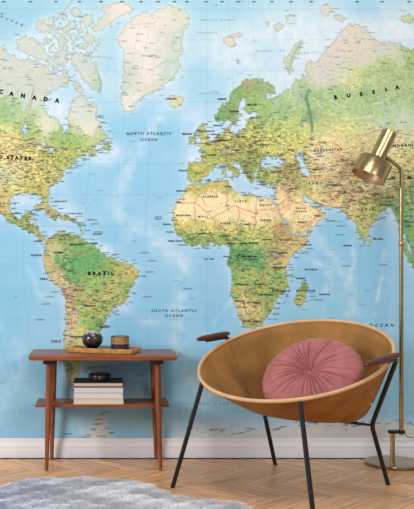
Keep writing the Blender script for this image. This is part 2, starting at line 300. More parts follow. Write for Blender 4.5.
def rasterise():
    xs = np.arange(MX0, MX1 + STEP * .5, STEP); ys = np.arange(MY0, MY1 + STEP * .5, STEP)
    h, w_ = len(ys), len(xs); rng = np.random.default_rng(5)
    X, Y = np.meshgrid(xs, ys)
    wxn = smooth_noise(h, w_, 6, rng) * 1.5 + smooth_noise(h, w_, 3.0, rng) * 1.5
    wyn = smooth_noise(h, w_, 6, rng) * 1.5 + smooth_noise(h, w_, 3.0, rng) * 1.5
    Xw, Yw = X + wxn, Y + wyn
    def fill(poly):
        P = np.array(poly, float); m = np.zeros((h, w_), bool)
        x0, x1, y0, y1 = P[:, 0].min() - 3, P[:, 0].max() + 3, P[:, 1].min() - 3, P[:, 1].max() + 3
        i0, i1 = np.searchsorted(ys, (y0, y1)); j0, j1 = np.searchsorted(xs, (x0, x1))
        if i1 <= i0 or j1 <= j0: return m
        sx = Xw[i0:i1, j0:j1]; sy = Yw[i0:i1, j0:j1]; a = np.zeros(sx.shape, bool)
        for (ax, ay), (bx, by) in zip(P, np.roll(P, -1, 0)):
            if ay == by: continue
            c = (ay > sy) != (by > sy)
            a ^= c & (sx < (bx - ax) * (sy - ay) / (by - ay) + ax)
        m[i0:i1, j0:j1] = a; return m
    land = np.zeros((h, w_), bool)
    for p in LAND: land |= fill(p)
    for p in WATER: land &= ~fill(p)
    lf = land.astype(float)
    k = 1 / STEP
    # arctic archipelago fragments
    frag = smooth_noise(h, w_, 4.5, rng) + 0.5 * smooth_noise(h, w_, 2.2, rng)
    zone = np.exp(-(((X - 66) / 34) ** 2 + ((Y - 50) / 32) ** 2) ** 2)
    zone[(Y < 0.62 * (70 - X) + 4)] = 0
    extra = (frag * zone > 0.26) & ~land & (Y < 100)
    land |= extra; lf = land.astype(float)
    near = np.clip(blur(lf, 4 * k) * 2.0, 0, 1); far = np.clip(blur(lf, 11 * k) * 1.8, 0, 1)
    # ocean
    rgb = np.zeros((h, w_, 3))
    deep = np.array((142, 202, 233.)); mid = np.array((164, 212, 237.)); shelf = np.array((214, 233, 244.)); arctic = np.array((170, 211, 233.))
    n1 = smooth_noise(h, w_, 40 * k, rng); n2 = smooth_noise(h, w_, 14 * k, rng); n3 = smooth_noise(h, w_, 5 * k, rng)
    t = np.clip(0.45 + 0.5 * n1 + 0.25 * n2 + 0.12 * n3, 0, 1)[..., None]
    rgb[:] = deep * (1 - t) + mid * t
    ta = np.clip((120 - Y) / 60, 0, 1)[..., None]; rgb = rgb * (1 - ta) + (arctic * (1 + 0.02 * n2[..., None])) * ta
    def ridge(pts, wd, amt):
        nonlocal rgb
        d2 = np.full((h, w_), 1e9)
        for (ax, ay), (bx, by) in zip(pts, pts[1:]):
            vx, vy = bx - ax, by - ay; q = np.clip(((X - ax) * vx + (Y - ay) * vy) / (vx * vx + vy * vy), 0, 1)
            d2 = np.minimum(d2, (X - ax - q * vx) ** 2 + (Y - ay - q * vy) ** 2)
        a = (np.exp(-d2 / wd ** 2) * amt * np.clip(0.7 + 0.5 * n2 + 0.5 * n3, 0, 1.2))[..., None]
        rgb = rgb * (1 - a) + np.array((212, 233, 244.)) * a
    ridge([(165,110),(150,132),(138,150),(128,172),(118,196),(120,216),(136,232),(160,246),(184,262),(182,290),(176,320),(180,352),(190,380),(214,396)], 8, .62)
    ridge([(206,332),(222,312),(232,300)], 3, .5); ridge([(384,250),(382,275),(377,300),(374,322)], 2.0, .6)
    ridge([(311,262),(326,268),(331,280),(326,292)], 5, .75); ridge([(352,240),(354,262),(350,276)], 3.0, .6)
    ridge([(318,240),(336,258),(348,280),(352,310),(330,340)], 7, .45); ridge([(60,300),(40,296),(30,270)], 3, .3)
    ridge([(0,330),(20,345),(16,380),(2,410)], 8, .25); ridge([(110,206),(150,228),(175,250)], 5, .25)
    for cx, cy, rx, ry, a in ((112,152,12,10,.9),(100,160,14,6,.7),(205,140,16,14,1),(195,158,10,8,.85),(240,55,60,32,.75),(300,40,55,34,.85),(352,30,40,22,.75),(405,30,40,26,.95),(250,122,12,12,.9),(172,84,22,26,.45),(58,112,16,18,1),(96,60,22,20,.35),(40,45,30,22,.7),(66,200,10,16,.45),(64,212,14,8,.6),(56,230,12,5,.3),(26,202,12,7,.75),(102,250,14,6,.8),(88,346,8,12,.8),(92,366,14,10,.6),(126,308,8,7,.5),(150,322,10,4,.5),(236,178,24,9,.45),(262,192,14,6,.45),(242,118,12,10,.6),(272,162,10,4,.5),(70,216,16,6,.7),(265,190,20,6,.1),(354,216,5,8,.5),(392,220,8,12,.5),(312,202,6,4,.6),(300,165,6,12,.4),(285,215,4,16,.3),(20,30,16,8,.0),(274,290,6,10,.25),(270,92,10,6,.8),(285,80,24,9,.8),(312,56,14,12,.7),(225,428,55,9,.6),(340,424,70,8,.7),(60,180,4,6,.5),(95,420,24,20,.25),(84,430,20,8,.3),(306,232,6,4,.2),(150,90,22,10,.12),(195,115,20,14,.45),(130,75,1,1,0),(110,86,9,26,.35)):
        g = (np.exp(-(((X - cx) / rx) ** 2 + ((Y - cy) / ry) ** 2)) * a)[..., None]; g = np.clip(g * (1 + 0.35 * n3[..., None]), 0, 1)
        rgb = rgb * (1 - g) + np.array((222, 234, 247.)) * g
    for cx, cy, rx, ry, a in ((-20,20,60,20,.8),(22,10,40,14,.7),(200,75,20,22,.55),(215,8,40,12,.6),(110,66,9,14,.5),(265,52,16,14,.35),(90,195,30,26,.6),(365,8,20,12,.7),(120,120,20,12,.4),(150,180,22,26,.7),(210,265,14,18,.4),(260,360,60,20,.3)):
        g = (np.exp(-(((X - cx) / rx) ** 2 + ((Y - cy) / ry) ** 2)) * a)[..., None]
        rgb = rgb * (1 - g) + np.array((152, 205, 234.)) * g
    sh = np.clip(0.55 * near + 0.30 * far, 0, 0.9)[..., None]
    sh = sh * (1 - 0.15 * np.clip((Y - 60) / 150, 0, 1)[..., None])
    rgb = rgb * (1 - sh) + shelf * sh
    rgb = rgb * (np.array((.965, .967, .975)) - np.clip((170 - Y) / 150, 0, 1)[..., None] * np.array((0, .008, .04)))
    # graticule: straight parallels, bowed meridians
    lat = 255 - Y
    bow = np.where(lat > 0, 1 - 0.32 * (np.clip(lat, 0, 300) / 250) ** 2, 1 - 0.32 * (np.clip(-lat, 0, 300) / 250) ** 2)
    lon = (X - 207) / bow
    gl = np.minimum(np.abs((lon / 30.6) - np.round(lon / 30.6)) * 30.6, np.abs(((Y - 257) / 31) - np.round((Y - 257) / 31)) * 31)
    g = (np.clip(1 - gl / 0.55, 0, 1) * 0.20)[..., None] * (1 - lf[..., None] * 0.6)
    rgb = rgb * (1 - g) + np.array((88, 128, 158.)) * g
    # land colours
    idx = np.nonzero(land); Px = X[idx] + wxn[idx] * 1.5 + n2[idx] * 3; Py = Y[idx] + wyn[idx] * 1.5 + n3[idx] * 2
    cc = np.array(COL, float); acc = np.zeros((len(Px), 3)); ws = np.zeros(len(Px))
    for x, y, r, g_, b in cc:
        q = 1 / ((Px - x) ** 2 + (Py - y) ** 2 + 3.0) ** 1.9
        acc += q[:, None] * (r, g_, b); ws += q
    lc = acc / ws[:, None]
    m1 = smooth_noise(h, w_, 1.9, rng)[idx]; m2 = smooth_noise(h, w_, 4.0, rng)[idx]; m3 = smooth_noise(h, w_, 3.0, rng)[idx]; m4 = smooth_noise(h, w_, 8.0, rng)[idx]
    sat = (lc.max(1) - lc.min(1)) / 110.0; calm = np.clip(sat, 0.18, 1.0)
    sahara = np.exp(-(((Px - 225) / 60) ** 2 + ((Py - 207) / 15) ** 2) ** 2) * 0.8; calm = calm * (1 - sahara)
    green = ((lc[:, 1] > lc[:, 0] + 30)); calm = np.where(green, calm * .75, calm)
    lc += ((m1 * 20 + m2 * 20)[:, None] + np.stack([m3 * 22 + m4 * 16, m4 * 4, -m3 * 14], 1)) * calm[:, None]
    # reddish densely printed spots
    dens = np.zeros(len(Px))
    for cx, cy, rx, ry, a in ((240,145,50,24,1),(290,165,40,26,.7),(30,165,45,26,.95),(360,190,40,34,.8),(345,165,20,16,.6),(260,280,40,50,.55),(105,300,36,34,.55),(200,238,34,9,.8),(30,222,30,10,.8),(240,225,60,6,.2),(80,150,30,8,.5),(285,182,16,12,1),(404,190,16,40,.8),(66,300,7,60,.8),(60,235,24,8,.9),(395,150,30,20,.5),(250,240,40,14,.5)):
        dens = np.maximum(dens, a * np.exp(-(((Px - cx) / rx) ** 2 + ((Py - cy) / ry) ** 2)))
    sp = smooth_noise(h, w_, 2.0, rng)[idx] * .6 + smooth_noise(h, w_, 5, rng)[idx] * .4
    a = (np.clip((sp - 0.12) * 2.8, 0, 1) * dens * .58)[:, None]
    lc = lc * (1 - a) + np.array((204, 130, 112.)) * a
    sp = smooth_noise(h, w_, 1.8, rng)[idx] * .7 + smooth_noise(h, w_, 4, rng)[idx] * .4
    a = (np.clip((sp - 0.15) * 2.8, 0, 1) * dens * .55)[:, None]
    lc = lc * (1 - a) + np.array((98, 114, 66.)) * a
    sp = smooth_noise(h, w_, 2.2, rng)[idx] * .7 + smooth_noise(h, w_, 4, rng)[idx] * .4
    a = (np.clip((sp - 0.2) * 2.8, 0, 1) * dens * .55)[:, None]
    lc = lc * (1 - a) + np.array((240, 232, 160.)) * a
    gy = lc.mean(1)[:, None]; lc = (gy + (lc - gy) * 0.86) * 0.985 + np.array((9, 10, 11.))
    f1 = smooth_noise(h, w_, 2.3, rng)[idx]; f2 = smooth_noise(h, w_, 2.6, rng)[idx]; dd = (.25 + .75 * dens) * np.clip(calm * 1.4, .25, 1)
    lc += (np.stack([f1 * 34 + f2 * 16, f1 * 34, f1 * 30 - f2 * 18], 1)) * dd[:, None]
    ar = (np.clip((100 - Py) / 25, 0, 1) * (Px < 108) * .6)[:, None]; lc = lc * (1 - ar) + np.array((216, 218, 204.)) * ar
    sp = smooth_noise(h, w_, 3.0, rng)[idx]; a = (np.clip((np.abs(sp) < .09) * 1.0, 0, 1) * np.clip((118 - Py) / 20, 0, 1) * ((Px < 108) | (Px > 270)) * .45)[:, None]
    lc = lc * (1 - a) + np.array((128, 172, 160.)) * a
    # arctic tundra lakes: pale blue mottling
    sp = smooth_noise(h, w_, 3.4, rng)[idx] * .7 + smooth_noise(h, w_, 7, rng)[idx] * .4
    zone = np.clip((95 - Py) / 30, 0, 1) * (Px < 106) + np.exp(-(((Px - 40) / 60) ** 2 + ((Py - 100) / 18) ** 2)) * .7 + np.exp(-(((Px - 330) / 40) ** 2 + ((Py - 66) / 22) ** 2)) * .5 + np.exp(-(((Px - 392) / 30) ** 2 + ((Py - 124) / 16) ** 2)) * .7 + np.exp(-(((Px - 88) / 22) ** 2 + ((Py - 112) / 18) ** 2)) * .6 + np.exp(-(((Px - 285) / 30) ** 2 + ((Py - 100) / 14) ** 2)) * .35
    a = (np.clip((sp - 0.02) * 2.5, 0, 1) * np.clip(zone, 0, 1) * .75)[:, None]
    lc = lc * (1 - a) + np.array((190, 216, 234.)) * a
    pale = (np.clip((125 - Py) / 40, 0, 1) * np.clip((lc.min(1) - 165) / 40, 0, 1) * .05)[:, None]; lc = lc * (1 - pale) * (1 - pale * .3)
    rgb[idx] = lc
    # coast line
    edge = lf - blur(lf, 1) ; ed = (np.clip(np.abs(edge) * 1.8, 0, 1) * 0.40)[..., None]
    ed = ed * np.where(Y > 415, 0.15, np.where(Y > 110, 1.25, 0.9))[..., None]
    rgb = rgb * (1 - ed) + np.array((104, 122, 120.)) * ed
    # line work
    def line(pts, col, wd, al):
        for (ax, ay), (bx, by) in zip(pts, pts[1:]):
            x0, x1 = min(ax, bx) - 2, max(ax, bx) + 2; y0, y1 = min(ay, by) - 2, max(ay, by) + 2
            i0, i1 = np.searchsorted(ys, (y0, y1)); j0, j1 = np.searchsorted(xs, (x0, x1))
            if i1 <= i0 or j1 <= j0: continue
            sx = X[i0:i1, j0:j1]; sy = Y[i0:i1, j0:j1]; vx, vy = bx - ax, by - ay; q = np.clip(((sx - ax) * vx + (sy - ay) * vy) / (vx * vx + vy * vy + 1e-9), 0, 1)
            d = np.hypot(sx - ax - q * vx, sy - ay - q * vy)
            a = (np.clip(1.0 - (d - wd * .5) / STEP, 0, 1) * al)[..., None]
            rgb[i0:i1, j0:j1] = rgb[i0:i1, j0:j1] * (1 - a) + np.array(col, float) * a
    red = (206, 84, 78)
    for b in ([(226,184),(227,196),(227,206),(229,212)],[(194,202),(206,212),(213,218),(228,209)],[(194,204),(196,224)],[(183,203),(194,203)],[(213,218),(215,224),(214,228)],[(228,209),(237,206),(240,212),(236,226),(238,234)],[(238,207),(256,214),(255,226),(252,232)],[(256,196),(256,210),(257,214)],[(257,210),(282,210)],[(188,189),(200,196),(206,206)],[(176,203),(184,203),(184,196)],[(222,226),(214,230)],[(268,228),(276,226),(284,224)],[(280,204),(288,198),(296,202),(306,206)],[(300,228),(312,222),(320,212)],[(240,262),(238,270),(250,272)],[(66,276),(76,284),(82,292),(80,300)],[(80,304),(90,300),(94,308)],[(74,300),(72,330)],[(96,322),(104,322)],[(70,250),(78,256),(86,252)],[(48,262),(58,266)],[(232,290),(248,290),(252,300)],[(244,302),(246,316)],[(256,300),(266,300),(270,308)],[(262,270),(262,282),(272,284)],[(300,140),(312,146),(330,142),(346,150)],[(350,140),(366,134),(380,130),(414,136)],[(308,178),(318,176),(330,180)],[(330,190),(330,204)],[(345,206),(352,200),(350,192),(360,186)],[(360,190),(380,200),(392,202)],[(0,136),(30,140),(44,146),(56,148),(78,150)],[(2,186),(14,200)],[(30,110),(34,88)],[(33,216),(36,224)]):
        b2 = [b[0]]
        for p, q in zip(b, b[1:]):
            for s in (1, 2, 3): b2.append((p[0] + (q[0] - p[0]) * s / 3 + (0 if s == 3 else rng.uniform(-1.1, 1.1)), p[1] + (q[1] - p[1]) * s / 3 + (0 if s == 3 else rng.uniform(-1.1, 1.1))))
        line(b2, red, 0.4, .5)
    line([(73,0),(50,28)], (170,140,180), .4, .6); line([(34,88),(26,112)], (170,140,180), .4, .5)
    line([(290,288),(284,304)], (150,110,190), .4, .7)
    # Urals and Novaya Zemlya relief, rivers
    line([(309,90),(306,98),(308,106),(310,114),(312,126),(312,132)], (84,128,92), 2.2, .6)
    line([(312,91),(306,94),(305,100)], (128,160,130), 1.6, .5); line([(300,44),(292,58),(289,70)], (140,160,130), 1.4, .45)
    line([(400,42),(404,56),(410,70)], (120,168,130), 2.0, .35); line([(95,62),(101,84),(99,92)], (120,170,140), 2.2, .35)
    line([(183,26),(181,40),(180,56)], (170,196,186), 2.6, .4); line([(155,68),(164,62),(178,60)], (150,190,180), .8, .6); line([(174,32),(172,50)], (150,180,170), .8, .5)
    line([(121,104),(128,100),(138,90),(142,86)], (190,200,186), .9, .4); line([(130,25),(155,23)], (196,160,140), .6, .5)
    line([(131,108),(134,103),(144,96),(156,90)], (150,190,170), 1.4, .4)
    for k_ in range(4): line([(146 - 10 * k_ + 24, 24), (140 - 12 * k_ + 24, 78)], (190,186,200), .35, .5)
    for s in ((313,98,318,104),(318,104,322,108),(330,100,345,108),(345,120,372,116),(372,104,388,102),(20,70,34,66)):
        line([(s[0], s[1]), (s[2], s[3])], (200,224,226), .9, .6)
    # small printed place marks: short dark strokes standing for lettering too fine to read
    def marks(n, fn, al, lo, hi, col=(48, 52, 58), wd=.25, slant=0.0):
        c = 0; tries = 0
        while c < n and tries < n * 60:
            tries += 1
            x, y = rng.uniform(-66, 480), rng.uniform(-20, 436)
            if rng.random() > fn(x, y): continue
            l = rng.uniform(lo, hi); s = slant if slant else rng.normal(0, .03)
            nseg = max(1, int(l / 1.1)); p = x
            while p < x + l:
                e = p + rng.uniform(.7, 1.5); line([(p, y + (p - x) * s), (min(e, x + l), y + (min(e, x + l) - x) * s)], col, wd, al * rng.uniform(.6, 1)); p = e + rng.uniform(.15, .5)
            c += 1
    def at(a, x, y):
        i = min(h - 1, max(0, int((y - MY0) / STEP))); j = min(w_ - 1, max(0, int((x - MX0) / STEP))); return a[i, j]
    densm = np.zeros((h, w_)); densm[idx] = dens
    marks(2100, lambda x, y: at(densm, x, y), .6, 1.5, 4.5)
    marks(150, lambda x, y: at(lf, x, y) * .8 * (y > 84) * (1 - .85 * (x > 300) * (y < 118)), .45, 2, 4.5)
    marks(110, lambda x, y: at(lf, x, y) * .8 * (y < 100) * (1 - .9 * (110 < x < 190)), .45, 2, 5, (150, 110, 96))
    coast = np.clip(blur(lf, 2.5 * k) * 4, 0, 1) * (1 - lf) * (Y > 115)
    marks(560, lambda x, y: at(coast, x, y), .6, 2.5, 6.5)
    coastn = np.clip(blur(lf, 2.5 * k) * 3, 0, 1) * (Y <= 115)
    marks(260, lambda x, y: at(coastn, x, y) * .7, .42, 2, 6)
    marks(80, lambda x, y: (1 - at(lf, x, y)) * (.5 if y < 330 else .25), .3, 3, 7)
    for x, y in ((55,292),(50,297),(46,304),(40,320),(95,224),(98,232),(145,253),(152,261),(147,297),(330,221),(383,265),(150,272),(188,289),(93,367),(104,367),(138,376),(318,300),(340,235),(341,226),(346,266),(97,424),(101,436),(68,434),(86,437)):
        line([(x - 4, y), (x + 4, y - .2)], (60,70,80), .4, .6)
    # frame ticks of the print
    for x in (3.5,30.5,56,79.5,101,122,141,158,174.5,187,206,222,238,254,272,291,311,357,382,409,-24,-50,436,462):
        line([(x - 1.2, 1.8), (x + 1.2, 1.8)], (40,60,80), .8, .75)
    return xs, ys, np.clip(rgb, 0, 255)

def text_mesh(s, size, spacing=1.0, shear=0.0, bold=0.0):
    cu = bpy.data.curves.new('t', 'FONT'); cu.body = s; cu.size = size; cu.align_x = 'CENTER'; cu.align_y = 'CENTER'
    cu.space_character = spacing; cu.shear = shear; cu.offset = bold; cu.resolution_u = 2
    ob = bpy.data.objects.new('t', cu); C.objects.link(ob)
    dg = bpy.context.evaluated_depsgraph_get(); me = ob.evaluated_get(dg).to_mesh()
    vs = [tuple(v.co) for v in me.vertices]; fs = [tuple(p.vertices) for p in me.polygons]
    ob.evaluated_get(dg).to_mesh_clear(); bpy.data.objects.remove(ob); bpy.data.curves.remove(cu)
    return vs, fs

TEXT = [ # words, x, y, width, cap height (map units), kind, angle in degrees
 ('NORTH ATLANTIC',149,133.6,46,2.7,'sea',0),('OCEAN',149,139.6,17,2.7,'sea',0),
 ('SOUTH ATLANTIC',174,310.6,46,2.7,'sea',0),('OCEAN',174,315.6,18,2.7,'sea',0),('OCEAN',381.5,325.2,26,3.0,'sea',0),('INDIAN',338,326,27,3.0,'sea',0),
 ('SOUTHERN OCEAN',206,403.5,56,2.2,'faint',0),('ARCTIC OCEAN',218,20,34,2.0,'faint',0),('GREENLAND SEA',207,32.6,20,1.2,'faint',0),('NORWEGIAN SEA',209,93.5,20,1.3,'faint',0),
 ('BARENTS SEA',270,51,28,1.7,'faint',1),('KARA SEA',308,53,20,1.7,'faint',4),('BAFFIN BAY',105,57.5,20,1.4,'faint',-8),('ARABIAN SEA',335,221.3,13,1.3,'faint',0),
 ('ARCTIC',-12,10,34,2.4,'sea',-16),('O C E A N',12,21,24,2.2,'sea',-22),
 ('BRAZIL',101,273.3,26,3.2,'big',0),('UNITED STATES',4,157.2,54,3.2,'big',-3),('MONGOLIA',406,145.3,26,2.3,'big',2),
 ('INDIA',366,209.6,16,2.0,'big',0),('ALGERIA',210,196.6,15.5,2.0,'big',0),('LIBYA',241,201.3,12,2.0,'big',0),('MALI',203,216.6,9.5,1.9,'big',0),
 ('CHAD',245,224.3,11,2.0,'big',0),('NIGER',225.5,223.3,11,1.9,'big',0),('SUDAN',265.5,220.3,11,1.9,'big',0),('EGYPT',266,205.4,12,1.9,'big',0),
 ('SAUDI',300,208.3,9,1.7,'big',0),('ARABIA',300,211.4,13,1.7,'big',0),('IRAN',312,183.6,12,1.9,'big',0),('KAZAKHSTAN',328,150,28,2.1,'big',3),
 ('MAURITANIA',183.5,215.4,15,1.6,'big',0),('MEXICO',6,203.8,20,1.7,'big',0),('CHILE',56,341.3,10,2.2,'big',0),('PERU',44,279,8,2.0,'big',0),('GREENLAND',149,56,17,1.7,'faint',-2),
 ('BOLIVIA',79,290.1,11,1.7,'big',0),('PARAGUAY',90,305.8,13,1.7,'big',0),('ARGENTINA',77,336.8,13,1.7,'big',0),('URUGUAY',105,326.5,11,1.7,'big',0),
 ('ANGOLA',241,284.3,13,1.7,'big',0),('ZAMBIA',259.5,284.3,10,1.6,'big',0),('NAMIBIA',240,301,10,1.6,'big',0),('BOTSWANA',254,302.4,14,1.6,'big',0),
 ('ZIMBABWE',264,294.6,14,1.6,'big',0),('MOZAMBIQUE',281,291,18,1.6,'big',0),('SOUTH AFRICA',252,321.4,20,1.9,'big',0),('MADAGASCAR',306,290.6,19,1.7,'big',0),
 ('TANZANIA',277.5,267.6,12,1.6,'big',0),('KENYA',283,253,9,1.6,'big',0),('UGANDA',272,251.5,10,1.4,'big',0),('ETHIOPIA',287,240,14,1.7,'big',0),('SOMALIA',306,244.6,11,1.7,'big',0),('SOUTH SUDAN',266.5,239.6,8,1.3,'big',0),
 ('CENTRAL AFRICAN REP.',249,243.2,19,1.4,'big',0),('CAMEROON',231,243.4,10,1.3,'big',0),('NIGERIA',225,236,12,1.7,'big',0),('DEMOCRATIC REP.',249,256.6,16,1.5,'big',0),('OF CONGO',249,259.3,12,1.5,'big',0),('GABON',227,256.5,8,1.4,'big',0),
 ('CONGO',238.5,256,8,1.5,'big',60),('SIERRA LEONE',175,241,14,1.4,'big',0),('LIBERIA',183,245,10,1.4,'big',0),('SENEGAL',167,224.3,9,1.4,'big',0),('GUINEA',170,232,8,1.3,'big',0),('CAPE',158,216.9,6,1.3,'big',0),('VERDE',158,219,7,1.3,'big',0),
 ('SAO TOME',209,259,10,1.3,'big',0),('BURKINA FASO',205,233.5,12,1.2,'big',0),('MOROCCO',182,191,11,1.6,'big',0),('PORTUGAL',183,170.7,9,1.4,'big',0),('SPAIN',199,173,9,1.7,'big',0),('FRANCE',211,155,9,1.6,'big',0),('TUNISIA',228,186.8,8,1.4,'big',0),
 ('IRELAND',187,134,10,1.7,'big',0),('UNITED KINGDOM',205,131.2,19,1.5,'big',0),('NETHERLANDS',216,134.5,9,1.3,'big',0),('GERMANY',224,140.4,11,1.5,'big',0),('DENMARK',218,125.6,10,1.4,'big',0),
 ('NORWAY',222,99.2,9.5,1.8,'big',0),('SWEDEN',234,111.4,10,1.8,'big',0),('FINLAND',252,104.8,10,1.7,'big',0),('ICELAND',172,98.8,10,1.7,'big',0),('POLAND',241,137,9,1.5,'big',0),('BELARUS',258,128,10,1.5,'big',0),('UKRAINE',262,145,13,1.6,'big',0),
 ('TURKEY',275.5,172,11,1.6,'big',0),('IRAQ',293,188.6,7,1.6,'big',0),('SYRIA',284,184,7,1.3,'big',0),('UZBEKISTAN',318,169.4,12,1.5,'big',0),('AFGHANISTAN',334,185,15,1.5,'big',0),('PAKISTAN',344,193.3,13,1.7,'big',0),('YEMEN',302,222.4,9,1.6,'big',0),('OMAN',318,216,8,1.5,'big',0),
 ('SRI LANKA',378,239,10,1.5,'big',0),('MALDIVES',347.5,245.6,8.5,1.4,'big',0),('SEYCHELLES',311,269.5,13,1.5,'big',0),('COMOROS',300.5,278.4,9.5,1.5,'big',0),('MAURITIUS',324.5,294.4,11,1.5,'big',0),('BURMA',400,208,9,1.5,'big',0),
 ('NEPAL',379,194,8,1.4,'big',0),('BANGLADESH',386,205,12,1.3,'big',0),('THAILAND',410,222,12,1.5,'big',0),('BHUTAN',390,197.5,7,1.2,'big',0),
 ('VENEZUELA',76,244.5,14,1.7,'big',0),('COLOMBIA',58,252.6,11,1.6,'big',0),('ECUADOR',36.5,255.2,11,1.6,'big',0),('BAHAMAS',61,201.4,12,1.5,'big',0),('CUBA',42,208.8,6,1.3,'big',0),('PUERTO RICO',76,213.6,13,1.3,'big',0),('ANTIGUA',92,219.8,10,1.3,'big',0),('GUATEMALA',17,213.4,11,1.2,'big',0),('COSTA RICA',38,241.3,9,1.3,'big',0),('SURINAME',97,234,9,1.3,'big',0),('GUYANA',94,243,8,1.3,'big',0),
 ('CANADA','arc',0,0,3.9,'arc',-9),('RUSSIA','arc',0,0,3.6,'arc',8),('CHINA','arc',0,0,3.0,'arc',0)]
ARCS = {'CANADA':[(1,91.7),(11.6,93.8),(23,95.8),(34.5,97.7),(45.8,99.2),(57.2,100.6)],
        'RUSSIA':[(336,97.4),(348.5,95.6),(361,94.2),(373.5,92),(385.6,89.6),(397,87.4)],
        'CHINA':[(385,178),(393,178),(401,178),(409,177.6),(417,177)]}

def make_mural():
    xs, ys, rgb = rasterise()
    h, w_ = len(ys), len(xs); S = WALL_D / F; yf = -0.0022
    wxs = (xs - PX) * S; wzs = CAM_H - (ys - PY) * S
    GX, GZ = np.meshgrid(wxs, wzs)
    co = np.stack([GX, np.full_like(GX, yf), GZ], -1).reshape(-1, 3)
    ii = np.arange(h * w_).reshape(h, w_)
    q = np.stack([ii[:-1, :-1], ii[1:, :-1], ii[1:, 1:], ii[:-1, 1:]], -1).reshape(-1, 4)
    a = rgb.reshape(-1, 3) / 255.0
    lc = np.where(a <= 0.04045, a / 12.92, ((a + 0.055) / 1.055) ** 2.4)
    # rim faces + back so the print has a thickness
    nb = h * w_
    border = list(ii[0, :]) + list(ii[1:, -1]) + list(ii[-1, -2::-1]) + list(ii[-2:0:-1, 0])
    bco = co[border].copy(); bco[:, 1] = -0.0004
    verts = [co, bco]; B = len(border)
    side = [(border[k], border[(k + 1) % B], nb + (k + 1) % B, nb + k) for k in range(B)]
    tv = []; tf = []; off = nb + B
    def add_text(s, x, y, width, cap, kind, ang):
        nonlocal off
        sh = 0.28 if kind in ('sea', 'faint') else 0.0
        size = cap / 0.70 * S
        bold = {'big': .075 if cap > 2.2 else .05, 'arc': .10, 'sea': .02, 'faint': 0.0}[kind] * size * (1 if len(s) > 1 else .8)
        sp = 1.0
        vs, fs = text_mesh(s, size, 1.0, sh, bold)
        if width:
            ww = max(v[0] for v in vs) - min(v[0] for v in vs)
            sp = 1 + (width * S - ww) / max(1e-6, ww) * (len(s)) / max(1, len(s) - 1) * 1.0
            sp = max(.82, min(3.2, sp))
            vs, fs = text_mesh(s, size, sp, sh, bold)
            ww = max(v[0] for v in vs) - min(v[0] for v in vs); k = min(1.1, max(.8, width * S / ww))
            vs = [(v[0] * k, v[1], 0) for v in vs]
        c, sn = math.cos(math.radians(ang)), math.sin(math.radians(ang))
        mx = (max(v[0] for v in vs) + min(v[0] for v in vs)) / 2; my = (max(v[1] for v in vs) + min(v[1] for v in vs)) / 2
        for v in vs:
            a_, b_ = v[0] - mx, v[1] - my
            tv.append(((x - PX) * S + a_ * c - b_ * sn, yf - 0.0004, CAM_H - (y - PY) * S + a_ * sn + b_ * c))
        n = {'faint': 2}.get(kind, 1)
        for f in fs: tf.append((tuple(off + i for i in f), n))
        off += len(vs)
    for s, x, y, wd, cap, kind, ang in TEXT:
        if kind == 'arc':
            for ch, (ax, ay) in zip(s, ARCS[s]): add_text(ch, ax, ay, 0, cap, 'arc', ang)
        else: add_text(s, x, y, wd, cap, kind, ang)
    allv = np.concatenate([co, bco, np.array(tv)])
    me = bpy.data.meshes.new('world_map_mural')
    faces_n = len(q) + len(side) + len(tf)
    lv = np.concatenate([q.reshape(-1), np.array(side).reshape(-1), np.array([i for f, n in tf for i in f])]).astype(np.int32)
    tot = np.concatenate([np.full(len(q) + len(side), 4), np.array([len(f) for f, n in tf])]).astype(np.int32)
    start = np.concatenate([[0], np.cumsum(tot)[:-1]]).astype(np.int32)
    me.vertices.add(len(allv)); me.vertices.foreach_set('co', allv.astype(np.float32).reshape(-1))
    me.loops.add(len(lv)); me.loops.foreach_set('vertex_index', lv)
    me.polygons.add(faces_n); me.polygons.foreach_set('loop_start', start); me.polygons.foreach_set('loop_total', tot)
    mi = np.concatenate([np.zeros(len(q) + len(side)), np.array([n for f, n in tf])]).astype(np.int32)
    me.polygons.foreach_set('material_index', mi)
    me.update(calc_edges=True); me.validate()
    ca = me.color_attributes.new('print', 'FLOAT_COLOR', 'POINT')
    full = np.ones((len(allv), 4), np.float32); full[:nb, :3] = lc; full[nb:nb + B, :3] = 0.8
    ca.data.foreach_set('color', full.reshape(-1))
    M = attr_mat('printed_map_paper', 'print', 0.75)
    M.node_tree.nodes['Principled BSDF'].inputs['Specular IOR Level'].default_value = 0.25
    me.materials.append(M); me.materials.append(mat('black_map_lettering', (26, 28, 32), 0.8, spec=.2, var=.1)); me.materials.append(mat('grey_blue_map_lettering', (88, 112, 134), 0.8, spec=.2, var=.05))
    o = bpy.data.objects.new('world_map_mural', me); C.objects.link(o)
    tag(o, 'world map printed in blue, green and cream, covering the wall above the baseboard', 'wall map')
make_mural()

# ------------------------------------------------------------------ console table
M_walnut = mat('walnut_brown_wood', (132, 72, 40), 0.36, var=0.16, vscale=6, stretch=(1.2, 14, 14), bump=0.05, bscale=40)
M_walnut_v = mat('walnut_brown_turned_leg', (130, 72, 40), 0.36, var=0.16, vscale=6, stretch=(16, 16, 1.2))
M_rail = mat('dark_stained_wood', (50, 30, 22), 0.5, var=0.12, vscale=10)
T = thing('console_table', 'walnut brown two-tier console table with splayed round legs against the map wall', 'table', (-0.01, -0.20, 0))
bm = bmesh.new()
box(bm, (-0.389, -0.377, 0.572), (0.368, -0.02, 0.595), 0.003)
for v in bm.verts:                                  # underside cut back at the ends
    if v.co.z < 0.58:
        if v.co.x < -0.37: v.co.x += 0.006
        if v.co.x > 0.35: v.co.x -= 0.006
edge_split(obj('table_top', bm, M_walnut, T))
bm = bmesh.new(); box(bm, (-0.361, -0.265, 0.318), (0.332, -0.055, 0.333), 0.002)
edge_split(obj('shelf', bm, M_walnut, T))
